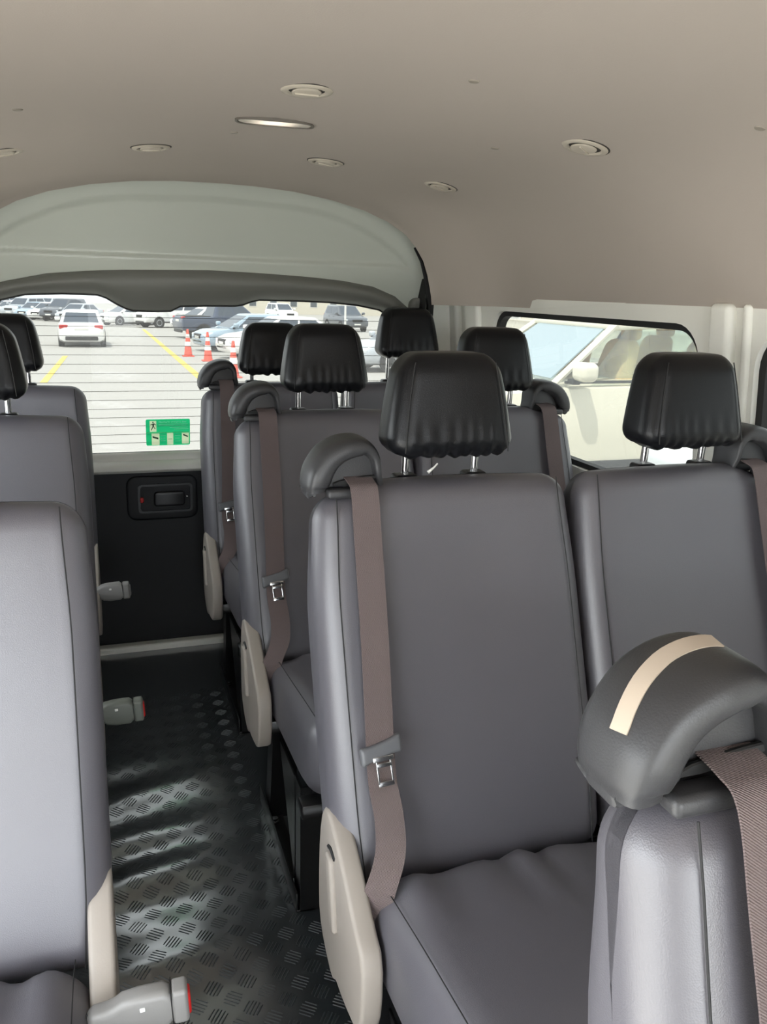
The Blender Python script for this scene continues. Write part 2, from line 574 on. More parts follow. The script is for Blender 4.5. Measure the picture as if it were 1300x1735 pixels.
# rear window opening outline (x,z) with the wiper-motor bulge
TOPW = [(-.335, .95), (-.325, 1.06), (-.295, 1.125), (-.254, 1.166), (-.19, 1.182), (-.09, 1.187), (.006, 1.186), (.030, 1.178), (.060, 1.160), (.085, 1.148), (.105, 1.142), (.16, 1.141), (.213, 1.143), (.226, 1.150), (.242, 1.158), (.32, 1.161), (.408, 1.162), (.430, 1.166), (.455, 1.176), (.481, 1.182), (.60, 1.182), (.707, 1.180), (.80, 1.173), (.875, 1.160), (.93, 1.130), (.965, 1.08), (.985, 1.00)]
LOWW = [(.99, .85), (.985, .74), (.96, .700), (.90, .690), (-.24, .690), (-.30, .700), (-.325, .74), (-.335, .85)]
wo = TOPW+LOWW
outt = []
for x, z in TOPW:
    u = x-XC; u2 = math.copysign(min(.725, abs(u)*1.085), u); outt.append((u2, max(z+.02*sst(.95, 1.05, z), trim_z(abs(u2)))))
# dark header trim: convex band between window edge and painted panel
rings = []
for k in range(9):
    t = k/8; ring = []
    for (x, z), (u2, z2) in zip(TOPW, outt):
        px, pz = x+(XC+u2-x)*t, z+(z2+.012-z)*t
        ring.append((px, hatch_y(pz)-.004-.030*sin(pi*min(1, t*1.08))**.7 - (.010 if 0 < t < 1 else 0), pz))
    rings.append(ring)
mk('header_trim', loft(rings, False), DARKTRIM, hatch, ang=60)
for s in (-1, 1):  # side frames of the window
    v = rbox(.07, .022, .30, .02, 3, (2, 2, 6))
    mk('side_frame', tf(v, lambda p: Vector((XC+s*(.715)+p.x, hatch_y(.90+p.z)-.005+p.y, .90+p.z))), DARKTRIM, hatch)
glass_o = mk('rear_glass', ([Vector((x, hatch_y(z)+.012, z)) for x, z in wo], [tuple(range(len(wo)))]), TINTR, hatch, smooth=False)
gask = [Vector((x, hatch_y(z)-.002, z)) for x, z in wo]
mk('glass_gasket', tube(gask, .0042, 6, True), RUBBER, hatch)
WIRE = mat('heater_wire', (120, 104, 84), .6)
for i in range(15):
    z = .722+i*.0285
    mk('heater_wire', tube([(x, hatch_y(z)+.0136, z) for x in (-.325, .33, .975)], .0009, 4), WIRE, glass_o)
# sill moulding below the glass
prof = [(.0, .694), (-.012, .690), (-.020, .680), (-.024, .668), (-.040, .662), (-.052, .650), (-.054, .640), (-.046, .630), (-.020, .626), (.02, .626)]
mk('sill_trim', loft([[(x, hatch_y(z)+dy, z) for dy, z in prof] for x in (-.46, 0, .33, .7, 1.14)], False), SILLM, hatch)
# black lower board with the latch handle
mk('lower_board', tf(rbox(.81, .018, .315, .012, 2, (8, 1, 8)), lambda p: Vector((XC+p.x, hatch_y(.315+p.z)+.005+p.y, .322+p.z))), HATCHLOW, hatch)
hx0, hx1, hz0, hz1 = .060, .288, .462, .612
def on_board(o, t, r, y0):
    v = puff(o, t, r, 3)
    return tf(v, lambda p: Vector((p.x, hatch_y(p.y)-.012-y0-p.z, p.y)))
hb = mk('latch_bezel', on_board(rrect(hx0, hx1, hz0, hz1, .03), .012, .008, 0), HATCHLOW, hatch)
LATCH = mat('latch_black_plastic', (26, 27, 30), .35)
fr_o, fr_i = rrect(hx0+.035, hx1-.018, hz0+.026, hz1-.026, .014), rrect(hx0+.042, hx1-.025, hz0+.033, hz1-.033, .010)
hy = lambda z, k: hatch_y(z)-.012-k
mk('latch_frame', join(strip([Vector((x, hy(z, .010), z)) for x, z in fr_o], [Vector((x, hy(z, .020), z)) for x, z in fr_o]),
   strip([Vector((x, hy(z, .020), z)) for x, z in fr_o], [Vector((x, hy(z, .020), z)) for x, z in fr_i]),
   strip([Vector((x, hy(z, .020), z)) for x, z in fr_i], [Vector((x, hy(z, .008), z)) for x, z in fr_i])), LATCH, hb, smooth=False)
mk('latch_handle', on_board(rrect(.145, .245, .510, .560, .012), .016, .006, .010), LATCH, hb)
mk('lock_slider', on_board(rrect(.101, .113, .525, .543, .004), .014, .003, .010), REDBUT, hb)
mk('screw_head', on_board(rrect(.249, .255, .538, .544, .0028), .013, .002, .010), STEEL, hb)
# tread plate at the foot of the tailgate
mk('tread_plate', box(-.48, 1.14, 2.735, 2.775, -.01, .022, .008, 3), SILLM, hatch)
for s_ in (-1, 1):
    mk('rubber_seal', tube([Vector((XC+s_*(u+.004), jamb_y(z)+.022, z)) for u, z in JMB[7:]]+[Vector((XC+s_*.705, 2.60, 1.05)), Vector((XC+s_*.72, 2.66, .8))], [.003, .006, .009, .011, .013, .013, .013, .013], 8), RUBBER, hatch)
mk('jamb_strip', loft([[(XC+.672+.02*t, jamb_y(1.2)+.02+k, 1.26-.7*t) for k in (0, .12)] for t in (0, .25, .5, .75, 1)], False), RUBBER, hatch)

# jamb behind the headliner edge and the outer roof skin that closes the body
ring0, ring1, ring2 = [], [], []
for sg, seq in ((-1, list(reversed(JMB))), (1, JMB[1:])):
    for u, z in seq:
        ring0.append((XC+sg*u, jamb_y(z), z)); ring1.append((XC+sg*(u+.012), jamb_y(z)+.03, z+.006)); ring2.append((XC+sg*(u+.05), jamb_y(z)+.25, z+.012))
mk('jamb_return', loft([ring0, ring1, ring2], False), mat('jamb_dark', (58, 58, 55), .8), hatch)
OUT = [(u*1.055+.004, z+.045) for u, z in SEC]+[(.856, 1.205)]
rings = []
for y in (FRONT-.06, 0, 1.4, 2.70, 2.80, 2.84):
    k = 0
    rings.append([(XC-u, y, z-k) for u, z in reversed(OUT)]+[(XC+u, y, z-k) for u, z in OUT[1:]])
V, F = loft(rings, False)
n = len(rings[0]); F.append(tuple(len(V)-n+i for i in range(n)))
skin = mk('trim_1', (V, F), PAINTG, smooth=False, kind='structure')
skin['label'] = 'painted outer roof skin of the van'
for sg in (-1, 1):
    mk('rear_corner_post', box(XC+sg*.715, XC+sg*.86, 2.60, 2.84, -.05, 1.22, .01), WALLPL, skin)

# green emergency sticker on the glass
def on_glass(x, z, d=.004): return Vector((x, hatch_y(z)+.012-d, z))
def flat(o, d, t=.0006):
    v = puff(o, t, t*.3, 1)
    return tf(v, lambda p: on_glass(p.x, p.y, d+p.z))
st = thing('safety_sticker', 'green emergency exit sticker on the lower rear window', 'sticker')
sx0, sx1, sz0, sz1 = .130, .269, .711, .800
PANES = [(.142, .163, .758, .795), (.147, .172, .7125, .7530), (.1955, .2155, .7125, .7535), (.2425, .2655, .7150, .7530)]
mk('backing', plate_holes(rrect(sx0, sx1, sz0, sz1, .005, 3), [rrect(a+.0003, b-.0003, c+.0003, d-.0003, .0006, 1) for a, b, c, d in PANES], lambda x, z: on_glass(x, z, .0020)), GREEN, st, smooth=False)
mk('divider', flat(rrect(sx0+.002, sx1-.002, .7545, .7560, .0005, 1), .0030), PALEGREEN, st, smooth=False)
def panel(x0, x1, z0, z1): return mk('picture_panel', flat(rrect(x0, x1, z0, z1, .0008, 1), .0026), PALEGREEN, st, smooth=False)
p1 = panel(.142, .163, .758, .795)
man = [rrect(.1505, .1545, .7875, .7925, .0018, 2), [(.150, .786), (.156, .787), (.155, .775), (.151, .774)], [(.156, .787), (.1615, .782), (.161, .780), (.155, .7835)], [(.150, .786), (.1445, .783), (.145, .780), (.150, .783)],
       [(.153, .776), (.1555, .775), (.160, .768), (.158, .7665)], [(.151, .776), (.1535, .775), (.1475, .763), (.145, .764)]]
for q in man: mk('figure', flat(q, .0034), DKGREEN, p1, smooth=False)
p2 = panel(.147, .172, .7125, .7530); p3 = panel(.1955, .2155, .7125, .7535); p4 = panel(.2425, .2655, .7150, .7530)
mk('pictogram', flat([(.150, .744), (.168, .738), (.168, .732), (.150, .738)], .0034), DKGREEN, p2, smooth=False)
mk('pictogram', flat([(.247, .749), (.262, .742), (.262, .737), (.247, .744)], .0034), DKGREEN, p4, smooth=False)
mk('pictogram', flat([(.199, .733), (.212, .733), (.212, .7315), (.199, .7315)], .0034), GREEN, p3, smooth=False)
TXT = mat('sticker_text', (200, 250, 226), .5)
def text(body, x, z, size, parent):
    cu = bpy.data.curves.new('lettering', 'FONT'); cu.body = body; cu.size = size; cu.resolution_u = 2
    tmp = bpy.data.objects.new('lettering', cu); COL.objects.link(tmp)
    dg = bpy.context.evaluated_depsgraph_get()
    me = bpy.data.meshes.new_from_object(tmp.evaluated_get(dg))
    bpy.data.objects.remove(tmp)
    v = [on_glass(x+p.co.x, z+p.co.y, .0030) for p in me.vertices]; f = [tuple(p.vertices) for p in me.polygons]
    mk('lettering', (v, f), TXT, parent, smooth=False)
text('Opening for emergency door', .170, .7885, .0074, st)
for k, (x0, x1, z) in enumerate(((.170, .262, .783), (.170, .258, .778), (.205, .262, .771), (.218, .264, .7655), (.175, .191, .744), (.176, .190, .735), (.175, .191, .726), (.2205, .238, .744), (.2205, .236, .734), (.2205, .238, .724))):
    mk('small_print', flat(rrect(x0, x1, z, z+.0012, .0003, 1), .0030), TXT, st, smooth=False)

# ================================================================== CEILING FITTINGS
def vent(x, y, label, turn=0.):
    t = thing('ceiling_air_vent', label, 'air vent', (x, y, ceil_z(x)), 0, 'round air vents in the headliner')
    a = math.atan(ceil_slope(x)); Mx = Matrix.Rotation(-a, 4, 'Y') @ Matrix.Rotation(turn, 4, 'Z')
    put = lambda vf: ([Mx @ Vector(p) for p in vf[0]], vf[1])
    n = 32
    V, F = lathe([(.0415, .002), (.0410, -.0022), (.0385, -.0042), (.0310, -.0042), (.0285, -.0020), (.0280, .002)], n); F = F[:-2]
    mk('bezel', put((V, F)), VENTM, t)
    V, F = lathe([(.0440, .001), (.0438, -.0010), (.0405, -.0012)], n); F = F[:-2]
    mk('painted_shade_ring', put((V, F)), VENTDARK, t)  # dark ring painted in as the contact shadow round the bezel
    mk('gap_ring', put(lathe([(.0290, -.0012), (.0290, -.0008)], n)), VENTDARK, t, smooth=False)
    d = mk('louvre_disc', put(tf(lathe([(.0005, -.0055), (.018, -.0052), (.0225, -.0042), (.0235, -.0028), (.0225, -.0012)], n), lambda p: p+Vector((0, .0020, -.001-.07*p.y)))), VENTM, t)
    mk('louvre_blade', put(box(-.019, .019, -.0010, .0006, -.0085, -.005, .0005)), VENTM, d)
vent(.33, 1.377, 'round beige ceiling vent nearest the camera just above the lamp', 0)
vent(.825, 1.366, 'round beige ceiling vent over the right-hand seats', .6)
vent(-.163, 1.99, 'round beige ceiling vent cut by the left picture edge', .2)
vent(.133, 2.00, 'round beige ceiling vent left of the lamp near the tailgate', .1)
vent(.527, 2.01, 'round beige ceiling vent right of the lamp near the tailgate', .3)
vent(.822, 2.02, 'round beige ceiling vent by the right end of the tailgate arch', .5)

lt = thing('ceiling_lamp', 'lit slim ceiling lamp with a clear cover in the headliner', 'lamp', (.333, 1.645, ceil_z(.33)))
para = smooth2([(-.070, -.026), (-.005, -.028), (.060, -.030), (.078, .000), (.072, .026), (0, .028), (-.060, .030), (-.076, .002)], 2)
hang = lambda vf: tf(vf, lambda p: Vector((p.x, p.y, -p.z)))
def unfl(vf): return vf[0], [tuple(reversed(q)) for q in vf[1]]
pin = offset(para if area2(para) > 0 else para[::-1], .0045)
po = para if area2(para) > 0 else para[::-1]
mk('frame', join(strip([Vector((x, y, .002)) for x, y in po], [Vector((x, y, -.006)) for x, y in po]), strip([Vector((x, y, -.006)) for x, y in po], [Vector((x, y, -.006)) for x, y in pin]), strip([Vector((x, y, -.006)) for x, y in pin], [Vector((x, y, .002)) for x, y in pin])), mat('lamp_frame', (104, 98, 90), .5), lt, smooth=False)
mk('diffuser', unfl(hang(puff(offset(po, .005), .0045, .002, 2))), LAMPM, lt)

# ================================================================== SEATS
Z0, Y0 = .405, -.235       # foot of the backrest front face (seat coordinates, post at y=0)
BSC = 1.0                  # height factor of the backrest being built
def backf(th):
    s_, c_ = sin(th)*BSC, cos(th)*BSC
    s1, c1 = sin(th), cos(th)
    def fn(x, s, t): return Vector((x, Y0+s*s_+t*c1, Z0+s*c_-t*s1))
    return fn

def backrest(root, xc, hx, th, cap=0, name='backrest'):
    B = backf(th)
    H = .585; T = .12
    v = rbox(hx, T/2, H/2, .042, 4, (14, 3, 18))
    def w(p):
        s = p.z+H/2; e = p.x/hx
        front = 1 if p.y < 0 else 0
        t = p.y+T/2
        if front:
            t += .012*exp(-(e/.55)**2)*sst(0, .15, s)*sst(H, .45, s)-.010*exp(-((s-.13)/.09)**2)*(1-e*e)
        else:
            t -= .030*sst(.35, H, s)
        x = p.x*(1-.035*sst(.40, H, s)) * (1-.03*sst(.12, 0, s))
        if cap and e*cap > .45: s -= .016*sst(.45, .75, e*cap)*sst(.4, H, s)
        s += .006*(1-e*e)*sst(.5, H, s)
        return B(xc+x, s, t)
    o = mk(name, tf(v, w), LEATHER, root, ang=70)
    # stitched seams down both front edges
    for sd_ in (-1, 1):
        pts = []
        for i in range(15):
            s = .012+.562*i/14
            q = Vector((sd_*hx*.86, -T/2, s-H/2)); p = w(q); pts.append(p+(B(0, 0, -.0005)-B(0, 0, 0)))
        mk('seam', tube(pts, .0009, 5), SEAMM, o)
    return o

def cushion(root, xc, hx, seed=0):
    hy, hz = .212, .085
    v = rbox(hx, hy, hz, .05, 4, (22, 18, 2))
    rnd = random.Random(seed)
    ph = [rnd.uniform(0, 6) for _ in range(3)]
    def w(p):
        y = -.432+p.y; e = p.x/hx
        f = (p.y+hy)/(2*hy)           # 0 front, 1 rear
        z = .375-.055*f+p.z + .035
        if p.z > 0:
            z += .010*(1-e*e)*sst(0, .3, f)
            k = sst(.50, .97, f)
            z += k*.0075*sin(e*16+ph[0]+.8*sin(e*5+ph[1]))*(.6+.4*sin(e*7+ph[2]))
            z -= .012*sst(.85, 1, f)
            y -= .018*sst(.3, 0, f)*0
        else:
            z += .03*f-.015*sst(.25, 0, f)*(-1)
        y -= .016*sst(.35, 0, f)*exp(-((p.z+.01)/.05)**2)
        return Vector((xc+p.x, y, z))
    o = mk('cushion', tf(v, w), LEATHER, root, ang=70)
    for sd_ in (-1, 1):
        pts = [w(Vector((sd_*hx*.90, -hy+2*hy*i/14*.96+.006, hz)))+Vector((0, 0, .0006)) for i in range(15)]
        mk('seam', tube(pts, .0008, 5), SEAMM, o)
    return o

def headrest(root, xc, th, lift=0., seed=0, tag_white=False):
    B = backf(th)
    base = B(0, .585, .052)
    hx, hy, hz = .088, .046, .076
    v = rbox(hx, hy, hz, .030, 4, (40, 3, 12))
    rnd = random.Random(seed); ph = rnd.uniform(0, 6)
    zc = base.z+.046+hz+lift
    tilt = .10
    def w(p):
        k = (p.z+hz)/(2*hz)
        x = p.x*(1.175-.30*k+.03*sin(pi*k))
        y = p.y*(1.06-.24*k)
        z = p.z
        if k < .16:
            g = sst(.16, .0, k)
            z += g*(.0016*sin(x*310+ph+1.5*sin(x*47+ph))+.0016*sin(x*170+2*ph))
            y += g*.0026*sin(x*340+ph)
        elif k < .45 and p.y < 0:
            g = sst(.45, .15, k)
            y += g*.0010*sin(x*300+ph+1.8*sin(x*40+ph))
        y -= .006*(1-(p.x/hx)**2)*(1 if p.y < 0 else 0)
        z -= .006*(p.x/hx)**4*sst(.6, 1, k)
        return Vector((xc+x, base.y+y-.012+z*tilt, zc+z))
    o = mk('headrest', tf(v, w), HEADVINYL, root, ang=75)
    for sd_ in (-1, 1):
        pts = [w(Vector((sd_*hx*.80, -hy, -hz*.86+1.72*hz*i/12)))+Vector((0, -.0003, 0)) for i in range(13)]
        mk('seam', tube(pts, .0010, 5), SEAMM, o)
        px = xc+sd_*.058
        mk('post', tube([(px, base.y, base.z-.03), (px, base.y-.010+.04*tilt, zc-hz*.6)], .0062, 12), CHROME, o)
        mk('post_guide', move(rbox(.019, .015, .007, .006, 3, 2), (px, base.y-.002, base.z+.006)), LATCH, o)
    if tag_white:
        mk('cord_end', tube([(xc-.022, base.y-.045, base.z+.036), (xc-.028, base.y-.047, base.z+.031), (xc-.038, base.y-.048, base.z+.024)], [.0012, .0014, .0026], 6), WHITEPL, o)
    return o

def belt_cap(root, xo, sgn, th, strip_on=False):
    """moulded belt guide on the outer top corner. xo = outer edge x, sgn=+1 when inward is +x"""
    B = backf(th)
    top = B(0, .585, .05)
    yb, zb = top.y, top.z
    def P(a, z, d): return Vector((xo+sgn*a, yb+d+.12*(z-.03), zb+z))
    # rear body plate
    out = smooth2([(.012, -.004), (.114, -.008), (.114, .000), (.110, .050), (.090, .070), (.040, .066), (.010, .030), (.003, -.02)], 2)
    v = puff(out, .044, .010, 4)
    m = tf(v, lambda p: P(p.x, p.y, -.024+p.z))
    body = mk('belt_guide', m if sgn > 0 else unfl(m), CAPMAT, root, ang=60)
    # hood: thick arch swept over the slot
    path = cat([(.001, -.004, 0), (.000, .010, 0), (.007, .034, 0), (.028, .060, 0), (.060, .074, 0), (.092, .072, 0), (.110, .052, 0), (.115, .020, 0), (.122, -.008, 0)], 6)
    n = len(path); rings = []
    def wdf(k): return interp([(0, .015), (.2, .019), (.38, .017), (.6, .014), (.8, .007), (1, .005)], k)
    for i, p in enumerate(path):
        a, b = path[max(0, i-1)], path[min(n-1, i+1)]
        T = (b-a).normalized(); N = Vector((-T.y, T.x, 0))     # outward normal is left of travel
        k = i/(n-1); wd = wdf(k)
        fr_ = interp([(0, .038), (.2, .045), (.5, .048), (.85, .040), (1, .028)], k); rr_ = interp([(0, .024), (.2, .026), (.5, .024), (.85, .024), (1, .020)], k)
        c = p-N*wd
        ring = []
        for j in range(24):
            an = 2*pi*j/24
            cx_, sx_ = cos(an), sin(an)
            ex = .55
            q = wd*math.copysign(abs(cx_)**ex, cx_); dd = math.copysign(abs(sx_)**ex, sx_)
            ring.append(P(c.x+N.x*q, c.y+N.y*q, dd*(rr_ if dd > 0 else fr_)))
        rings.append(ring)
    vf = loft(rings)
    mk('hood', vf if sgn > 0 else unfl(vf), CAPMAT, body, ang=60)
    # slot and the lip under it
    vf = tf(puff(smooth2([(.040, .004), (.108, .012), (.110, .020), (.080, .018), (.040, .012)], 1), .004, .001, 1), lambda p: P(p.x, p.y, -.0265-p.z))
    mk('slot', vf if sgn < 0 else unfl(vf), RUBBER, body)
    vf = tf(rbox(.024, .010, .007, .005, 2, 2), lambda p: P(.052+p.x, -.003+p.z, -.036+p.y))
    mk('slot_lip', vf, CAPMAT, body)
    if strip_on:
        pts, wd = [], []
        for i in range(2, n-2):
            p = path[i]; a, b = path[i-1], path[i+1]
            if p.y < .034 or p.x > .088: continue
            T = (b-a).normalized(); N = Vector((-T.y, T.x, 0)); k = i/(n-1)
            q = p-N*.0035
            q = p+N*.0002
            pts.append(P(q.x, q.y, interp([(.26, -.018), (.45, -.006), (.66, -.002)], k))); wd.append(Vector((-sgn*N.x*.18, -1, -N.y*.18)))
        mk('pale_strip', ribbon(pts, wd, .0125, .003), PALESTRIP, body)
    # webbing: out of the slot, down the backrest, to the anchor by the seat side
    xb = xo+sgn*.078
    raw = [(P(.078, .018, -.010), (1, 0, 0)), (P(.078, .014, -.042), (1, 0, 0)), (B(xb, .565, -.012), (1, 0, 0)), (B(xb-sgn*.001, .50, -.013), (1, 0, 0)), (B(xb-sgn*.003, .38, -.014), (1, 0, 0)),
           (B(xb-sgn*.008, .27, -.020), (1, .05*sgn, 0)), (B(xb-sgn*.013, .17, -.026), (1, .0, 0)), (B(xb-sgn*.010, .115, -.034), (1, -.1*sgn, 0)), (B(xb-sgn*.016, .07, -.045), (1, -.3*sgn, .1)),
           (B(xb-sgn*.036, .028, -.052), (.8, -.3*sgn, .5)), (Vector((xo+sgn*.022, -.272, .378)), (.8, -.2*sgn, .6))]
    P3 = cat([r[0] for r in raw], 5)
    WD = [Vector(w) for w in cat([Vector(r[1]) for r in raw], 5)]
    bl = mk('belt_webbing', ribbon(P3, WD, .041, .0016), BELTM, root, ang=50)
    # tongue
    c = B(xb-sgn*.012, .205, -.026)
    R_ = Matrix.Rotation(-th, 3, 'X') @ Matrix.Rotation(-.06*sgn, 3, 'Y')
    put = lambda vf: ([c + R_ @ Vector(p) for p in vf[0]], vf[1])
    tg = mk('belt_tongue', put(tf(rbox(.030, .007, .0105, .005, 3, (6, 2, 2)), lambda p: Vector((p.x, p.y, p.z*(1+.35*(p.x/.03)**4)+.006*(p.x/.03)*sgn)))), TONGUE, bl)
    pl = puff([(-.012, -.010), (.012, -.010), (.0095, -.016), (.0095, -.046), (.006, -.050), (-.006, -.050), (-.0095, -.046), (-.0095, -.016)], .002, .0006, 1)
    bars = [(-.0115, -.0085, -.045, -.008), (.0085, .0115, -.045, -.008), (-.0115, .0115, -.048, -.041), (-.0115, .0115, -.022, -.016), (-.015, .015, -.014, -.007)]
    mk('latch_plate', put(join(*[box(a, b, -.0085, -.0063, c_, d_, .0007) for a, b, c_, d_ in bars])), STEEL, tg)
    return body

PANEL = [(-.135, .495), (-.118, .44), (-.114, .36), (-.120, .300), (-.150, .268), (-.200, .246), (-.212, .262), (-.255, .262), (-.325, .275), (-.340, .32), (-.338, .40), (-.30, .42), (-.255, .455), (-.20, .49), (-.165, .508)]
def side_panel(root, xo, sgn, th, lever=True):
    o = smooth2([(-y, z) for y, z in PANEL], 1)
    v = puff(o, .030, .006, 3)
    sh = tan(th)-tan(radians(20))
    m = tf(v, lambda p: Vector((xo+sgn*p.z, -p.x+sh*max(0, p.y-.40), p.y)))
    pn = mk('side_panel', m if sgn > 0 else unfl(m), BEIGE, root, ang=50)
    if not lever: return pn
    lv = tf(rbox(.006, .012, .052, .005, 3, (1, 1, 4)), lambda p: Vector((xo-sgn*.001+p.x, -.200+p.y+.25*p.z, .400+p.z)))
    mk('recline_lever', lv, BEIGE, pn)
    mk('lever_slot', tube(cat([(xo, -.174, .456), (xo-sgn*.0005, -.188, .461), (xo, -.206, .456)], 4), .0032, 6), RUBBER, pn)
    mk('anchor_slot', tf(rbox(.012, .022, .004, .003, 1, 1), lambda p: Vector((xo+sgn*.022+p.x, -.272+p.y, .372-p.y*.5+p.z))), RUBBER, pn)
    return pn

def legs(root, x, y_shift=0.):
    L = mk('floor_rail', join(box(x-.020, x+.020, -.50, -.10, -.002, .006, .002), box(x-.020, x-.016, -.50, -.10, .004, .045, .001)), BLACKSTEEL, root)
    for yy in (-.205, -.425):
        b = lathe([(.010, 0), (.010, .004), (.0075, .005), (.0075, .012), (.001, .013)], 8)
        mk('bolt', move(b, (x-.004, yy, .006)), STEEL, L)
    # front leg: pressed channel, open to the rear
    def chan(y0, y1, z0, z1, lean):
        pr = [(-.03, 0), (.03, 0), (.03, .05), (.025, .05), (.025, .005), (-.025, .005), (-.025, .05), (-.03, .05)]
        return loft([[(x+.018+a, y0+(y1-y0)*t+b, z0+(z1-z0)*t) for a, b in pr] for t in (0, 1)])
    mk('leg', chan(-.500, -.500, 0, .285, 0), BLACKSTEEL, root, ang=20)
    mk('leg', chan(-.180, -.235, 0, .27, 0), BLACKSTEEL, root, ang=20)
    g = puff([(.46, .02), (.46, .28), (.30, .28), (.43, .06)], .004, .001, 1)
    mk('gusset', tf(g, lambda p: Vector((x-.012+p.z, -p.x, p.y))), BLACKSTEEL, root, smooth=False)

def buckle(root, x, y, z, m, red=True, yaw=0.):
    t = .012
    Mx = Matrix.Translation((x, y, z)) @ Matrix.Rotation(yaw, 4, 'Z') @ Matrix.Rotation(-.05, 4, 'Y')
    put = lambda vf: ([Mx @ Vector(p) for p in vf[0]], vf[1])
    # stalk and body run along +x, into the aisle
    o = smooth2([(.0, -.010), (.028, -.012), (.042, -.026), (.098, -.026), (.098, .024), (.042, .024), (.026, .014), (0, .012)], 1)
    b = mk('buckle', put(tf(puff(o, .026, .008, 3), lambda p: Vector((p.x, p.z-.013, p.y)))), m, root, ang=60)
    mk('end_cap', put(move(rbox(.0095, .0132, .0222, .005, 3, 2), (.1005, 0, -.001))), m, b)
    mk('joint_line', put(move(rbox(.0006, .0134, .0224, .0005, 1, 1), (.0915, 0, -.001))), RUBBER, b)
    mk('release_button', put(move(rbox(.004, .0085, .0150, .003, 2, 1), (.1085, 0, -.002))), REDBUT if red else m, b)
    mk('grip_mark', put(move(rbox(.003, .001, .0025, .0009, 1, 1), (.060, -.0136, .010))), WHITEPL, b)
    mk('stalk', put(tube(cat([(.004, 0, 0), (-.03, .005, -.01), (-.055, .012, -.05)], 4), .008, 8)), LATCH, b)

def double_seat(yb, th, label, lift=(0, 0), strip_on=False, seed=1, tagw=False, bsc=1.0, x=.706, hdx=0.):
    global BSC
    BSC = bsc
    r = thing('double_seat', label, 'seat', (x, yb, 0), 0, 'two-person van seats')
    t = radians(th)
    for s, k in ((-1, 0), (1, 1)):
        cushion(r, s*.203, .197, seed+k)
        backrest(r, s*.2165, .2155, t, s)
        headrest(r, s*.216+.002+hdx, t, lift[k], seed*3+k, tagw and k == 0)
        belt_cap(r, s*.434, -s, t, strip_on and k == 0)
        side_panel(r, s*.436, -s, t)
        legs(r, -.372 if s < 0 else .335)
    mk('seat_frame', join(box(-.40, .40, -.58, -.54, .268, .300, .006), box(-.40, .40, -.26, -.22, .268, .300, .006), box(-.36, -.32, -.56, -.22, .268, .298, .004), box(.32, .36, -.56, -.22, .268, .298, .004)), BLACKSTEEL, r)
    mk('back_beam', box(-.41, .41, -.16, -.11, .36, .41, .01, 2), BLACKSTEEL, r)
    return r

def single_seat(yb, th, label, bm, red, seed=1, bsc=1.0, x=-.2475, dz=0.):
    global BSC
    BSC = bsc
    r = thing('single_seat', label, 'seat', (x, yb, 0), 0, 'single van seats')
    t = radians(th)
    cushion(r, -.012, .200, seed)
    backrest(r, 0, .2145, t, -1)
    headrest(r, .004, t, 0, seed)
    belt_cap(r, -.216, 1, t)
    side_panel(r, .214, -1, t, False)
    for x in (-.17, .13): legs(r, x)
    mk('seat_frame', join(box(-.20, .20, -.58, -.54, .268, .300, .006), box(-.20, .20, -.26, -.22, .268, .300, .006)), BLACKSTEEL, r)
    buckle(r, .182, -.315, .400+dz, bm, red, -.05)
    return r

double_seat(.374, 20, 'charcoal double seat cut by the right picture edge, pale strip on its belt guide', strip_on=True, seed=11, x=.706, hdx=.016)
double_seat(1.15, 20, 'charcoal double seat in the middle of the picture, reddish belt down its near side', seed=2, tagw=True)
double_seat(1.875, 20, 'charcoal double seat second from the tailgate on the right of the aisle', (.008, .006), seed=5)
double_seat(2.60, 10, 'charcoal double seat backing onto the tailgate, its far headrest raised', (-.014, .038), seed=8, bsc=.935)
single_seat(1.12, 20, 'charcoal single seat nearest the camera at the left picture edge', BUCKLE, True, 21, x=-.236, dz=.022)
single_seat(1.875, 20, 'charcoal single seat second from the tailgate on the left of the aisle', BUCKLEOLD, True, 24)
single_seat(2.57, 10, 'charcoal single seat backing onto the tailgate on the left of the aisle', BUCKLE, False, 27, bsc=.935)

# ================================================================== OUTSIDE: PARKING LOT
G0, GS = -.75, .016
def gz(y): return G0-GS*y
ASPH = mat('sunlit_asphalt', (162, 160, 155), .9, bump=('noise', 30, .1), vary=.08)
ground = mk('parking_lot', ([(-160, -40, gz(-40)), (160, -40, gz(-40)), (160, 320, gz(320)), (-160, 320, gz(320))], [(0, 1, 2, 3)]), ASPH, smooth=False, kind='structure')
ground['label'] = 'pale sunlit asphalt of the parking lot'
YEL = mat('yellow_road_paint', (214, 190, 88), .8)
def line(x0, y0, x1, y1, w, label):
    d = Vector((x1-x0, y1-y0, 0)).normalized(); n = Vector((-d.y, d.x, 0))*w/2
    a, b = Vector((x0, y0, gz(y0))), Vector((x1, y1, gz(y1)))
    lo = [a+n, b+n, b-n, a-n]
    v = [p+Vector((0, 0, .008)) for p in lo]+[p-Vector((0, 0, .002)) for p in lo]
    o = mk('road_marking', (v, [(0, 1, 2, 3), (7, 6, 5, 4), (0, 4, 5, 1), (1, 5, 6, 2), (2, 6, 7, 3), (3, 7, 4, 0)]), YEL, smooth=False)
    tag(o, label, 'road line', 'yellow lines on the asphalt')
line(-1.26, 21, -1.08, 30.5, .16, 'short yellow road line left of the aisle view, behind the headrest')
line(2.45, 21, 2.85, 57, .20, 'long yellow road line running towards the orange cones')

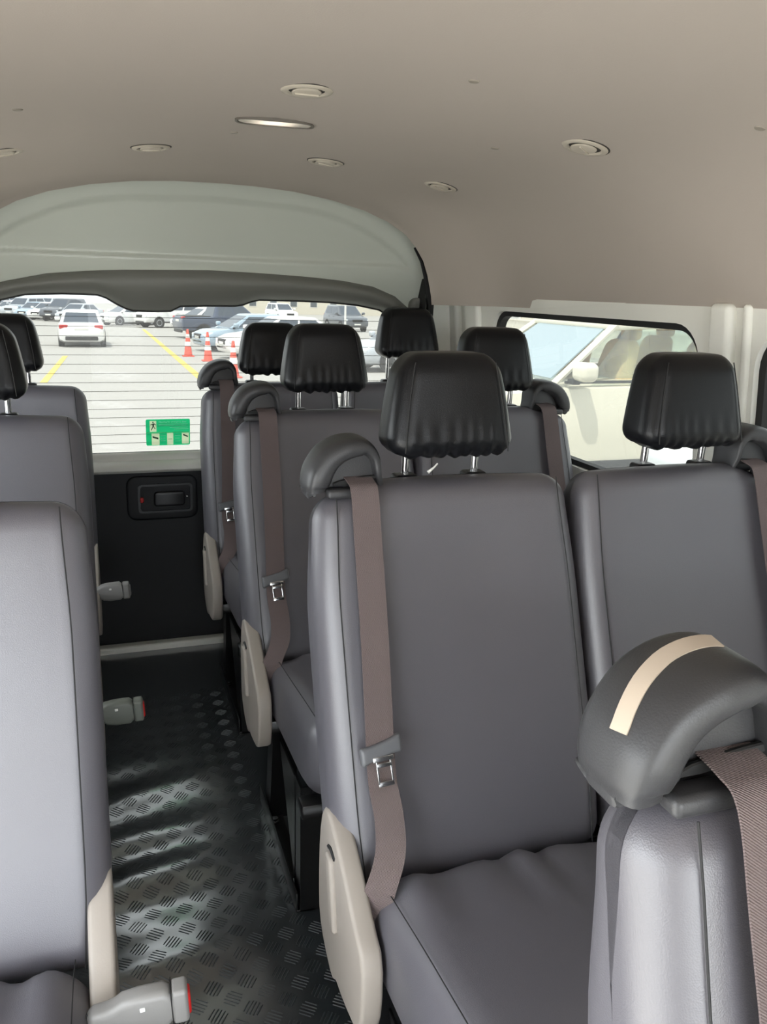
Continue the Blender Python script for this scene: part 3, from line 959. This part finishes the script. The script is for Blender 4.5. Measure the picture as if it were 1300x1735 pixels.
PAINT = {k: mat('car_paint_'+k, c, .25, m_, coat=.6) for k, c, m_ in (('white', (238, 238, 236), 0), ('silver', (190, 196, 202), .3), ('navy', (70, 82, 104), .2), ('blue', (160, 180, 196), .2), ('grey', (96, 102, 110), .3), ('cream', (222, 218, 200), 0))}
CARGLASS = mat('dark_car_glass', (58, 70, 84), .06, spec=.8)
CARBLACK = mat('car_black_trim', (28, 29, 31), .5)
TYRE = mat('tyre_rubber', (24, 24, 25), .8)
RIM = mat('alloy_rim', (176, 178, 182), .3, .8)
HEADL = mat('headlamp_lens', (214, 220, 224), .08, spec=.8)
TAIL = mat('tail_lamp_red', (196, 40, 34), .25)
PLATE = mat('number_plate', (232, 232, 226), .5)
CLEARG = glass('clear_car_glass', (.84, .90, .87), .012, (.9, .95, .95), .04)
BLUEWS = mat('bluish_windscreen', (140, 160, 170), .08, spec=.6)
TAN = mat('tan_car_seat', (226, 192, 146), .7)

def rings_body(st, W):
    R = []
    for x, kw, zb, zt in st:
        w = W/2*kw; h = zt-zb
        half = [(w*.80, zb), (w*.95, zb+.06), (w, zb+.35*h), (w*.99, zb+.72*h), (w*.955, zt-.035), (w*.86, zt), (w*.45, zt+.018)]
        R.append([(x, y, z) for y, z in half]+[(x, 0, zt+.022)]+[(x, -y, z) for y, z in reversed(half)])
    return R

CAR = {
 'sedan': dict(L=4.6, W=1.8, belt=.93, roof=1.46, g=(-1.75, -1.02, .42, 1.28), st=[(-2.3, .80, .42, .78), (-2.24, .93, .28, .98), (-1.9, .99, .22, 1.0), (-1.0, 1, .2, .96), (.4, 1, .2, .93), (1.2, 1, .2, .92), (1.9, .97, .22, .82), (2.22, .90, .24, .70), (2.3, .76, .34, .60)]),
 'suv': dict(L=4.8, W=1.87, belt=1.16, roof=1.80, g=(-2.28, -2.02, .30, 1.12), st=[(-2.4, .84, .5, 1.0), (-2.34, .95, .36, 1.14), (-1.8, 1, .34, 1.17), (0, 1, .34, 1.15), (1.0, 1, .34, 1.13), (1.5, .99, .36, 1.10), (2.1, .96, .38, 1.02), (2.34, .90, .38, .90), (2.4, .78, .48, .78)]),
 'tall': dict(L=4.9, W=1.9, belt=1.335, roof=1.90, g=(-2.30, -2.02, .30, 1.02), st=[(-2.45, .84, .5, 1.1), (-2.38, .95, .38, 1.30), (-1.8, 1, .36, 1.34), (0, 1, .36, 1.325), (.9, 1, .36, 1.31), (1.4, .99, .38, 1.28), (2.1, .96, .40, 1.18), (2.38, .90, .40, 1.04), (2.45, .78, .50, .90)]),
 'pickup': dict(L=5.2, W=1.86, belt=1.14, roof=1.80, g=(-.95, -.70, .72, 1.45), st=[(-2.6, .90, .5, 1.0), (-2.57, .96, .42, 1.12), (-1.0, 1, .38, 1.13), (.2, 1, .36, 1.13), (1.3, 1, .36, 1.12), (1.9, .98, .38, 1.06), (2.4, .94, .38, .98), (2.56, .88, .40, .85), (2.6, .78, .50, .75)]),
}
def car(kind, paint, loc, heading, label, nm='car', open_cabin=False, group='parked vehicles', far=False):
    c = CAR[kind]; L, W = c['L'], c['W']
    r = thing(nm, label, 'car', (loc[0], loc[1], gz(loc[1])), heading, group)
    p = PAINT[paint]
    body = mk('body', loft(rings_body(c['st'], W)), p, r, ang=50)
    xr0, xr1, xf1, xf0 = c['g']; zb, zr = c['belt'], c['roof']
    wb, wr_ = W/2*.93, W/2*.74
    def edge(t):   # t 0 belt, 1 roof
        return xr0+(xr1-xr0)*t, xf0+(xf1-xf0)*t, wb+(wr_-wb)*t, zb-.02+(zr-.05-zb+.02)*t
    def corner(t, front, side):
        a, b, w, z = edge(t); return Vector((b if front else a, side*w, z))
    if not open_cabin:
        R = []
        for t in (0, .5, 1.0):
            a, b, w, z = edge(t)
            R.append([(x, y, z) for x, y in rrect(a, b, -w, w, .10, 3)])
        a, b, w, z = edge(1)
        R.append([(x, y, z+.035) for x, y in rrect(a+.05, b-.05, -w+.06, w-.06, .10, 3)])
        R.append([(x, y, z+.05) for x, y in rrect(a+.25, b-.25, -w+.25, w-.25, .10, 3)])
        cab = mk('cabin', loft(R), p, r, ang=40)
    else:
        a, b, w, z = edge(1)
        cab = mk('roof', move(tf(rbox((b-a)/2+.08, w+.02, .04, .03, 2, (6, 4, 1)), lambda q: Vector((q.x, q.y, q.z-.03*(q.x/1.2)**2))), ((a+b)/2, 0, z+.01)), p, r)
    gm = CLEARG if open_cabin else CARGLASS
    def quad(name, pts, out):
        o = Vector(out)*.008
        v = [q+o for q in pts]+[q-o*.5 for q in pts]
        n = len(pts)
        f = [tuple(range(n)), tuple(reversed(range(n, 2*n)))]+[(i, n+i, n+(i+1) % n, (i+1) % n) for i in range(n)]
        return mk(name, (v, f), BLUEWS if open_cabin and name == 'windscreen' else gm, r, smooth=False)
    def pane(front, y0, y1, t0, t1):
        out = []
        for s, t in ((y0, t0), (y1, t0), (y1, t1), (y0, t1)):
            a, b, w, z = edge(t); out.append(Vector((b if front else a, s*w, z)))
        return out
    quad('windscreen', pane(True, -.86, .86, .08, .95), (.8, 0, .5))
    quad('rear_window', pane(False, -.84, .84, .10, .90), (-.8, 0, .5))
    for s in (-1, 1):
        def sp(fx, t):
            a, b, w, z = edge(t); return Vector((a+(b-a)*fx, s*w, z))
        for f0, f1, g0, g1 in ((.52, .90, .52, .93), (.10, .48, .10, .48)):
            quad('side_window', [sp(f0, .10), sp(f1, .10), sp(g1, .90), sp(g0, .90)], (0, s, .25))
        # pillars
        if open_cabin:
            for fx in (0, .50, 1):
                mk('pillar', tube([sp(fx, 0), sp(fx, 1)], .035 if fx != .5 else .04, 8), p if fx != .5 else CARBLACK, r)
            rl = tube([Vector((edge(1)[0]+.2, s*(edge(1)[2]-.05), zr+.03)), Vector((edge(1)[1]-.3, s*(edge(1)[2]-.05), zr+.03))], .022, 8)
            mk('roof_rail', rl, RIM, r)
            mk('belt_moulding', tube([sp(.03, .04), sp(.97, .04)], .014, 6), CARBLACK, r)
        # mirror
        mm = mk('mirror', move(rbox(.09, .11, .085, .06, 3, 2), (xf0-.22, s*(W/2+.10), zb+.11)), p, r)
        if not far: mk('mirror_foot', box(xf0-.22, xf0-.14, s*(W/2-.06), s*(W/2+.04), zb-.01, zb+.04, .01), CARBLACK, mm)
        for fx in () if far else (xf0-1.25, xf0-2.15):
            mk('door_handle', move(rbox(.10, .022, .022, .015, 2, 1), (fx, s*(W/2+.004), zb-.14)), RIM if open_cabin else p, r)
        mk('sill_strip', box(-L*.26, L*.27, s*W*.485, s*W*.503, zb-.82, zb-.72, .01), CARBLACK, r)
        for k, wx in enumerate((L*.29, -L*.285)):
            R_ = .36 if kind != 'sedan' else .325
            ty = lathe([(R_*.55, -.10), (R_*.96, -.11), (R_, -.07), (R_, .07), (R_*.96, .11), (R_*.55, .10)], 20, 'y')
            wh = mk('wheel', move(ty, (wx, s*(W/2-.10), R_)), TYRE, r)
            mk('rim', move(lathe([(.02, .085*s), (R_*.30, .095*s), (R_*.60, .115*s), (R_*.66, .10*s)], 10, 'y'), (wx, s*(W/2-.10), R_)), RIM, wh)
            if not far: mk('wheel_arch', move(lathe([(R_*1.14, -.01), (R_*1.14, .01)], 20, 'y'), (wx, s*(W/2-.003), R_+.02)), CARBLACK, body, smooth=False)
        zf = c['st'][-2][3]
        mk('headlamp', move(rbox(.10, .20, .075, .05, 2, 2), (L/2-.14, s*W*.345, zf-.08)), HEADL, r)
        zt = c['st'][1][3]
        mk('tail_lamp', move(rbox(.09, .17, .08 if kind == 'sedan' else .15, .04, 2, 2), (-L/2+.10, s*W*.365, zt-.14)), TAIL, r)
    zf = c['st'][-2][3]
    mk('grille', move(rbox(.05, .38, .09, .03, 2, 2), (L/2-.03, 0, zf-.10)), CARBLACK, r)
    mk('lower_grille', move(rbox(.05, .52, .06, .03, 2, 2), (L/2-.05, 0, .40)), CARBLACK, r)
    mk('bumper_insert', move(rbox(.05, .62, .085, .04, 2, 2), (-L/2+.035, 0, .40)), CARBLACK, r)
    mk('number_plate', box(-L/2-.008, -L/2+.05, -.26, .26, c['st'][1][3]-.26, c['st'][1][3]-.14, .005), PLATE, r)
    mk('number_plate', box(L/2-.05, L/2+.025, -.24, .24, .50, .60, .005), PLATE, r)
    if kind == 'pickup':
        mk('load_bed', box(-2.45, -1.05, -.76, .76, 1.10, 1.165, .02, 2), CARBLACK, r)
    if open_cabin:
        for sx in (.05, -.95):
            for s in (-1, 1):
                b_ = mk('car_seat', move(tf(rbox(.09, .25, .26, .08, 3, 3), lambda q: Vector((q.x-.25*q.z, q.y*(1-.25*max(0, q.z)/.26), q.z))), (sx, s*.40, zb+.10)), TAN, r)
                mk('car_headrest', move(rbox(.05, .13, .085, .045, 3, 2), (sx-.14, s*.40, zb+.44)), TAN, b_)
    return r

car('sedan', 'white', (-.60, 37.9), pi/2, 'white sedan seen from behind on the lane through the rear window')
# parked row on the left, noses to the lane
ORD = ['leftmost', 'second from the left', 'third from the left', 'fourth from the left', 'fifth from the left', 'fifth from the right', 'fourth from the right', 'third from the right', 'second from the right', 'rightmost']
def park_row(x, y, n, cols, kinds, where):
    names = (ORD[:(n+1)//2]+ORD[10-n//2:])
    for i in range(n):
        pc, kd = cols[i % len(cols)], kinds[i % len(kinds)]
        car(kd, pc, (x+1.22*i, y-2.8*i), radians(-120), '%s car, %s of the %s' % (pc, names[i], where), far=True)
park_row(-11.0, 94.5, 9, ['grey', 'silver', 'navy', 'white', 'silver', 'blue', 'white'], ['sedan', 'suv', 'sedan'], 'nearest parked row beyond the white sedan')
park_row(-14.5, 120, 10, ['white', 'silver', 'grey', 'silver', 'navy'], ['suv', 'sedan'], 'middle parked row beyond the white sedan')
park_row(-16.5, 150, 10, ['silver', 'white', 'navy', 'white'], ['suv'], 'farthest parked row beyond the white sedan')
car('sedan', 'white', (2.3, 66), radians(-150), 'white car parked side-on just right of the sedan')
car('suv', 'white', (4.9, 62), radians(-152), 'white car with dark wheels below the tailgate bulge')
car('sedan', 'white', (6.9, 57.2), radians(-155), 'white car half hidden behind the navy pickup')
car('pickup', 'navy', (6.5, 45.6), radians(12), 'navy pickup truck with red tail lamp behind the orange cones')
car('sedan', 'blue', (5.95, 34.2), radians(-168), 'light blue car facing the traffic cones')
car('sedan', 'white', (6.3, 29.7), radians(-170), 'white car in front of the blue one, partly behind the headrests')
car('suv', 'white', (17.6, 84), radians(-80), 'white vehicle by the building, above the headrests')
car('suv', 'grey', (17.2, 59.5), radians(-85), 'grey vehicle with dark window left of the raised headrest')
car('sedan', 'silver', (9.4, 24.5), radians(-172), 'silver car seen between the two rear headrests')
# big white vehicle in the right-hand side window
car('tall', 'cream', (4.86, 7.45), pi, 'cream white sport utility car with tan seats outside the side window', nm='sport_utility_car', open_cabin=True)

# white minibus parked next to it, nose towards the van
def minibus(loc, heading, label):
    r = thing('minibus', label, 'van', (loc[0], loc[1], gz(loc[1])), heading, 'parked vehicles')
    p = PAINT['white']; W_ = 1.9
    def ring(x, w, zb, zm, zt, wt):
        half = [(w*.85, zb), (w, zb+.12), (w, zm), (wt*1.03, zt-.14), (wt*.92, zt-.03)]
        return [(x, y, z) for y, z in half]+[(x, 0, zt)]+[(x, -y, z) for y, z in reversed(half)]
    h = W_/2
    mk('body', loft([ring(-2.5, h*.9, .45, 1.3, 2.2, h*.78), ring(-2.4, h, .35, 1.3, 2.26, h*.86), ring(.9, h, .32, 1.3, 2.27, h*.86), ring(1.45, h, .32, 1.3, 2.12, h*.84), ring(2.05, h*.985, .32, 1.28, 1.56, h*.90), ring(2.35, h*.96, .32, 1.0, 1.34, h*.90), ring(2.46, h*.90, .36, .9, 1.16, h*.84), ring(2.5, h*.78, .42, .8, 1.02, h*.72)]), p, r, ang=35)
    ws = [Vector((2.11, y, 1.545)) for y in (-h*.80, h*.80)]+[Vector((1.47, y, 2.12)) for y in (h*.70, -h*.70)]
    o = Vector((.02, 0, .02))
    mk('windscreen', ([q+o for q in ws]+[q-o for q in ws], [(0, 1, 2, 3), (7, 6, 5, 4), (0, 4, 5, 1), (1, 5, 6, 2), (2, 6, 7, 3), (3, 7, 4, 0)]), mat('windscreen_painted_reflection', (170, 186, 186), .05, spec=1.0), r, smooth=False)  # pale colour stands in for the bright building reflected in the glass
    for s in (-1, 1):
        mk('wiper', tube([(2.16, s*.10+.25, 1.57), (2.03, s*.10-.35, 1.66)], .012, 6), CARBLACK, r)
        mk('headlamp', move(rbox(.10, .22, .10, .06, 3, 2), (2.40, s*.66, 1.02)), HEADL, r)
        mk('mirror', move(rbox(.08, .10, .15, .05, 3, 2), (1.75, s*(h+.16), 1.55)), CARBLACK, r)
        sw = [(.9, 1.42), (1.75, 1.42), (1.45, 1.98), (.9, 2.02)]
        mk('side_window', ([Vector((x, s*(h+.012-(z-1.3)*.145), z)) for x, z in sw], [(0, 1, 2, 3)]), CARGLASS, r, smooth=False)
        for wx in (1.55, -1.35):
            wh = mk('wheel', move(lathe([(.19, -.10), (.33, -.11), (.345, -.07), (.345, .07), (.33, .11), (.19, .10)], 20, 'y'), (wx, s*(h-.09), .345)), TYRE, r)
            mk('rim', move(lathe([(.02, .085*s), (.12, .095*s), (.2, .115*s), (.23, .10*s)], 10, 'y'), (wx, s*(h-.09), .345)), RIM, wh)
    for k in range(4):
        mk('grille_bar', move(rbox(.03, .42, .012, .008, 2, 1), (2.475, 0, .93+k*.045)), CARBLACK, r)
    mk('lower_grille', move(rbox(.03, .55, .06, .03, 2, 2), (2.47, 0, .52)), CARBLACK, r)
    mk('number_plate', box(2.47, 2.51, -.26, .26, .66, .77, .005), PLATE, r)
    return r
minibus((5.15, 2.72), pi, 'white van facing us, behind the far right headrest in the side window').scale = (1, 1, 1.15)

# traffic cones
CONE = mat('orange_red_cone', (226, 84, 62), .5)
CONEW = mat('cone_white_band', (240, 238, 234), .5)
def cone(x, y, label):
    r = thing('traffic_cone', label, 'cone', (x, y, gz(y)), 0, 'traffic cones on the asphalt')
    mk('base', box(-.20, .20, -.20, .20, 0, .04, .015, 2), CONE, r)
    mk('cone_body', lathe([(.15, .035), (.145, .05), (.035, .94), (.028, .95), (.012, .95)], 20), CONE, r)
    for z0, z1 in ((.36, .52), (.66, .78)):
        f = lambda z: .147-(z-.05)*.1236
        mk('white_band', lathe([(f(z0)+.004, z0), (f(z1)+.004, z1)], 20), CONEW, r)
cone(3.01, 30.4, 'leftmost orange traffic cone, beside the yellow line')
cone(3.42, 28.1, 'middle orange traffic cone in front of the blue car')
cone(3.33, 22.0, 'nearest orange traffic cone, right by the belt guide')

# buildings
WALLB = mat('cream_building_wall', (222, 216, 200), .85)
WINB = mat('building_glass', (96, 104, 110), .2)
def building(x0, x1, y0, y1, h, label, face, n, rows, ww, wh):
    r = thing('building', label, 'building', ((x0+x1)/2, (y0+y1)/2, gz((y0+y1)/2)), 0, 'buildings round the parking lot')
    hx_, hy_ = (x1-x0)/2, (y1-y0)/2
    mk('wall', box(-hx_, hx_, -hy_, hy_, -.6, h, .05), WALLB, r)
    mk('roof_edge', box(-hx_-.25, hx_+.25, -hy_-.25, hy_+.25, h-.1, h+.25, .05), mat('roof_edge', (236, 232, 222), .8), r)
    for j in range(rows):
        for i in range(n):
            t = -1+2*(i+.5)/n; z = 1.2+j*3.1
            if face == 'y':
                w = mk('window', box(t*hx_-ww/2, t*hx_+ww/2, -hy_-.05, -hy_+.1, z, z+wh, .03), mat('window_frame_white', (232, 230, 224), .6), r)
                mk('pane', box(t*hx_-ww/2+.12, t*hx_+ww/2-.12, -hy_-.08, -hy_, z+.12, z+wh-.12, .01), WINB, w)
            else:
                w = mk('window', box(-hx_-.05, -hx_+.1, t*hy_-ww/2, t*hy_+ww/2, z, z+wh, .03), mat('window_frame_white', (232, 230, 224), .6), r)
                mk('pane', box(-hx_-.08, -hx_, t*hy_-ww/2+.12, t*hy_+ww/2-.12, z+.12, z+wh-.12, .01), WINB, w)
    return r
building(22, 75, 135, 150, 9.5, 'long cream building with tall windows beyond the pickup', 'y', 16, 2, 1.3, 2.1)
bb = building(19.5, 28, 6, 46, 6.2, 'pale building with ribbed wall behind the sport utility car', 'x', 12, 2, 1.6, 1.5)
for k in range(7):
    mk('wall_rib', box(-4.3, -4.2, -20, 20, .35+k*.8, .42+k*.8, .01), WALLB, bb)
# light pole
pt = thing('lamp_post', 'thin white post rising left of the raised rear headrest', 'post', (15.6, 54, gz(54)))
mk('pole', tube([(0, 0, 0), (0, 0, 6.5)], .07, 10), WHITEPL, pt)
mk('foot_plate', box(-.2, .2, -.2, .2, 0, .05, .01), BLACKSTEEL, pt)
mk('lamp_arm', tube([(0, 0, 6.4), (-.5, 0, 6.7), (-1.2, 0, 6.75)], .05, 8), WHITEPL, pt)
